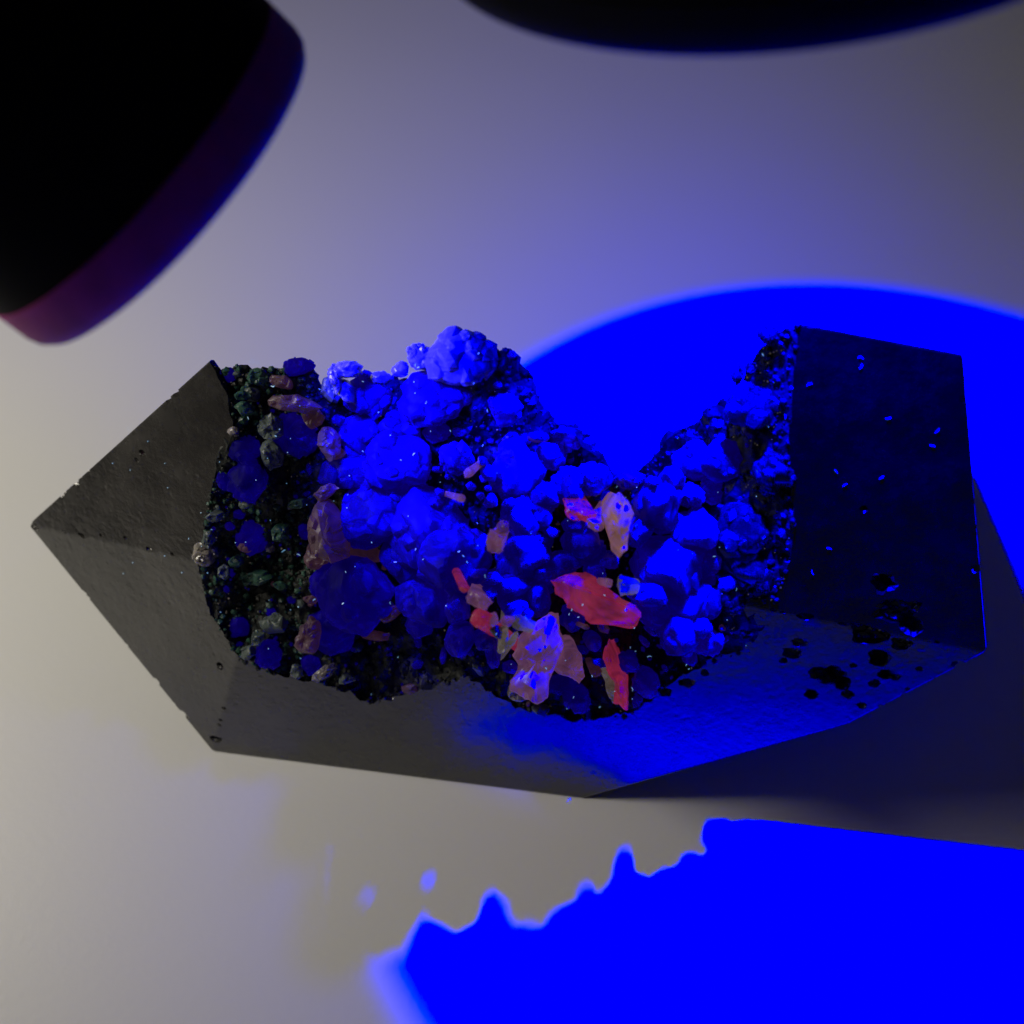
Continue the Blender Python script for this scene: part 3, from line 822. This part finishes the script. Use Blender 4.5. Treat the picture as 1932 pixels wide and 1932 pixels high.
for mk, n, smin, smax, nm in (('green', 3600, .010, .045, 'green_grain'), ('blue', 450, .010, .032, 'blue_grain'), ('teal', 900, .012, .05, 'teal_grain'), ('tan', 420, .006, .014, 'pale_grain')):
    Vs, Fs, n0, k = [], [], 0, 0
    rs = np.random.RandomState(len(mk) * 7)
    while k < n:
        u, v = rr.uniform(366, 1506), rr.uniform(612, 1362)
        if not in_zone(u, v): continue
        if mk in ('blue', 'teal') and bare(u, v): continue
        if mk == 'teal' and u > 620: continue
        if mk == 'tan' and 470 < u < 1400 and rr.random() < .8: continue
        h = body_hit(u, v)
        if h[0] is None: continue
        P, F = gem(rs, 1, K=9, p=40, lo=0.7)
        s = smin + (smax - smin) * rr.random() ** 2
        Vs.append(P * s + np.array(h[0] + h[1] * s * 0.2)); Fs.extend([tuple(i + n0 for i in f) for f in F]); n0 += len(P); k += 1
    o = link(nm, mesh_from(nm, np.concatenate(Vs), Fs), M['matrix'] if mk == 'green' else M['green'] if mk == 'teal' else M[mk], body)
    o['kind'] = 'stuff'

# ------------------------------------------------------------------ bits of lint and dust that glow under the lamp
def tubes(paths, rad):
    V, F = [], []
    for path in paths:
        n0 = len(V)
        for i, p in enumerate(path):
            d = (path[min(i + 1, len(path) - 1)] - path[max(i - 1, 0)]).normalized()
            a = d.orthogonal().normalized(); b_ = d.cross(a)
            r = rad * (0.5 if i in (0, len(path) - 1) else 1)
            V += [p + a * r, p + b_ * r, p - a * r, p - b_ * r]
        for i in range(len(path) - 1):
            for k in range(4): F.append((n0 + i * 4 + k, n0 + i * 4 + (k + 1) % 4, n0 + (i + 1) * 4 + (k + 1) % 4, n0 + (i + 1) * 4 + k))
    return V, F


dg = bpy.context.evaluated_depsgraph_get()
dg.update()


def top_hit(u, v):
    ok, loc, nrm_, _, ob, _ = scene.ray_cast(dg, CAM * CM, rayd(u, v).normalized())
    return (loc / CM, nrm_) if ok else (None, None)


fixed = [(561, 1045, 14), (535, 1040, 12), (517, 728, 11), (992, 1166, 10), (1078, 953, 9), (1225, 1237, 9), (1194, 1300, 8), (1165, 917, 8)]
fixed += [(1367.9 + .2686 * x, 589.6 + .2686 * y, 9) for x, y in ((955, 313), (960, 380), (1145, 745), (1495, 830), (1455, 935), (1100, 1160), (840, 1210), (610, 1825), (590, 500),
                                                                (730, 1655), (1740, 1820), (430, 730), (780, 1115))]
fixed += [(u, v, 5) for u, v in ((900, 1030), (880, 1060), (865, 1040), (800, 1055), (1030, 1260), (1080, 1150), (1075, 1160), (1140, 1125), (1100, 1140), (1180, 1150), (1090, 1165))]
while len(fixed) < 150:
    u, v = rr.uniform(380, 1500), rr.uniform(650, 1340)
    if in_zone(u, v): fixed.append((u, v, rr.choice((2, 2, 3, 4, 5, 6))))
for k in range(14): fixed.append((rr.uniform(200, 420), rr.uniform(800, 1100), 2))
paths = []
for u, v, L in fixed:
    loc, nn_ = top_hit(u, v)
    if loc is None: continue
    a = nn_.orthogonal().normalized(); a = Matrix.Rotation(rr.uniform(0, 6.28), 3, nn_) @ a
    b_ = nn_.cross(a)
    Lc = L * PXCM * 16.5; cv = rr.uniform(-.6, .6)
    paths.append([loc + nn_ * 0.012 + a * Lc * (s - .5) + b_ * Lc * cv * (s - .5) ** 2 * 2 for s in (0, .25, .5, .75, 1)])
V, F = tubes(paths, 0.0065)
o = link('lint_fibre', mesh_from('lint_fibre', V, F), M['lint'], body); o['kind'] = 'stuff'

# ------------------------------------------------------------------ the lamps
def lathe(name, prof, frm, axis, m, parent, seg=96, cap=True):
    ax = Vector(axis).normalized(); a = ax.orthogonal().normalized(); b_ = ax.cross(a)
    V, F = [], []
    for s, r in prof:
        for k in range(seg):
            an = 2 * math.pi * k / seg
            V.append(Vector(frm) + ax * s + (a * math.cos(an) + b_ * math.sin(an)) * r)
    for i in range(len(prof) - 1):
        for k in range(seg): F.append((i * seg + k, i * seg + (k + 1) % seg, (i + 1) * seg + (k + 1) % seg, (i + 1) * seg + k))
    if cap:
        F.append(tuple(range(seg))); F.append(tuple((len(prof) - 1) * seg + k for k in range(seg)))
    me = mesh_from(name, V, F)
    bm = bmesh.new(); bm.from_mesh(me); bmesh.ops.recalc_face_normals(bm, faces=bm.faces)
    for e in bm.edges: e.smooth = len(e.link_faces) == 2 and e.calc_face_angle(0) < 0.6
    for f in bm.faces: f.smooth = True
    bm.to_mesh(me); bm.free()
    return link(name, me, m, parent)


def arc_tube(name, pts, r, m, parent):
    """a flexible neck through the points, ribbed like a gooseneck"""
    P = []
    n = len(pts)
    for i in range(n - 1):
        p0, p1, p2, p3 = pts[max(i - 1, 0)], pts[i], pts[i + 1], pts[min(i + 2, n - 1)]
        for k in range(24):
            t = k / 24
            P.append(0.5 * ((2 * p1) + (p2 - p0) * t + (2 * p0 - 5 * p1 + 4 * p2 - p3) * t * t + (3 * p1 - p0 - 3 * p2 + p3) * t ** 3))
    P.append(pts[-1])
    V, F = [], []
    up = Vector((1, 0.01, 0))
    for i, p in enumerate(P):
        d = (P[min(i + 1, len(P) - 1)] - P[max(i - 1, 0)]).normalized(); a = d.cross(up).normalized(); b_ = d.cross(a)
        q = r * (1.0 if i % 2 else 0.9)
        for k in range(16):
            an = 2 * math.pi * k / 16; V.append(p + (a * math.cos(an) + b_ * math.sin(an)) * q)
    for i in range(len(P) - 1):
        for k in range(16): F.append((i * 16 + k, i * 16 + (k + 1) % 16, (i + 1) * 16 + (k + 1) % 16, (i + 1) * 16 + k))
    F.append(tuple(range(16))); F.append(tuple((len(P) - 1) * 16 + k for k in range(16)))
    return link(name, mesh_from(name, V, F, smooth=True), m, parent)


def lamp(rim, axis, R, base, via, label, bez, bm_):
    """rim: centre of the front rim; axis: the way it shines"""
    ax = Vector(axis).normalized(); rim = Vector(rim)
    t = bpy.data.objects.new('gooseneck_lamp', None); col.objects.link(t)
    tag(t, label, 'lamp')
    c = 0.14 * R
    hd = lathe('lamp_head', [(-2.3 * R, 0.35 * R), (-2.25 * R, 0.62 * R), (-1.9 * R, 0.80 * R), (-1.3 * R, 0.93 * R), (-0.8 * R, 0.98 * R), (-bez, R * 0.995), (-bez, R * 0.9)], rim, ax, M['black'], t)
    lathe('bezel', [(-bez, R * 0.9), (-bez, R), (-0.10 * R, R), (-0.05 * R, R * 0.988), (-0.015 * R, R * 0.96), (0, R * 0.92), (-0.01 * R, R * 0.84), (-0.25 * R, R * 0.80), (-bez, R * 0.78)], rim, ax, M[bm_], hd, cap=False)
    lathe('lens', [(-0.32 * R, 0.80 * R), (-0.27 * R, 0.795 * R), (-0.25 * R, 0.6 * R), (-0.24 * R, 0.2 * R)], rim, ax, M['lens'], hd)
    back = rim - ax * 2.28 * R
    base = Vector(base)
    arc_tube('neck', [back, back - ax * 1.6] + [Vector(x) for x in via] + [base + Vector((0, 0, 4)), base + Vector((0, 0, 0.8))], 0.32, M['black'], t)
    lathe('base', [(0, 3.2), (0.5, 3.2), (0.75, 3.0), (0.9, 0.5)], base, (0, 0, 1), M['black'], t)
    return t


LAMP_AX = (LAMP_AIM - LAMP_POS).normalized()
LAMP_R = 3.25
lamp(LAMP_POS - LAMP_AX * 0.1, LAMP_AX, LAMP_R, (4, 24, 0), [(3.5, 10, 17), (4, 20, 13)], 'black gooseneck lamp with a round head shining blue over the stone', 0.5, 'black')
TORCH = px_t(322, 362, 12.5)
lamp(TORCH, RGT * 0.76 - UPV * 0.65 + FWD * 0.62, 1.80, (-24, 10, 0), [(-13, 6, 17), (-21, 9, 12)], 'dark lamp head with a purple bezel ring, tilted towards the point of the stone', 0.5, 'bezel')
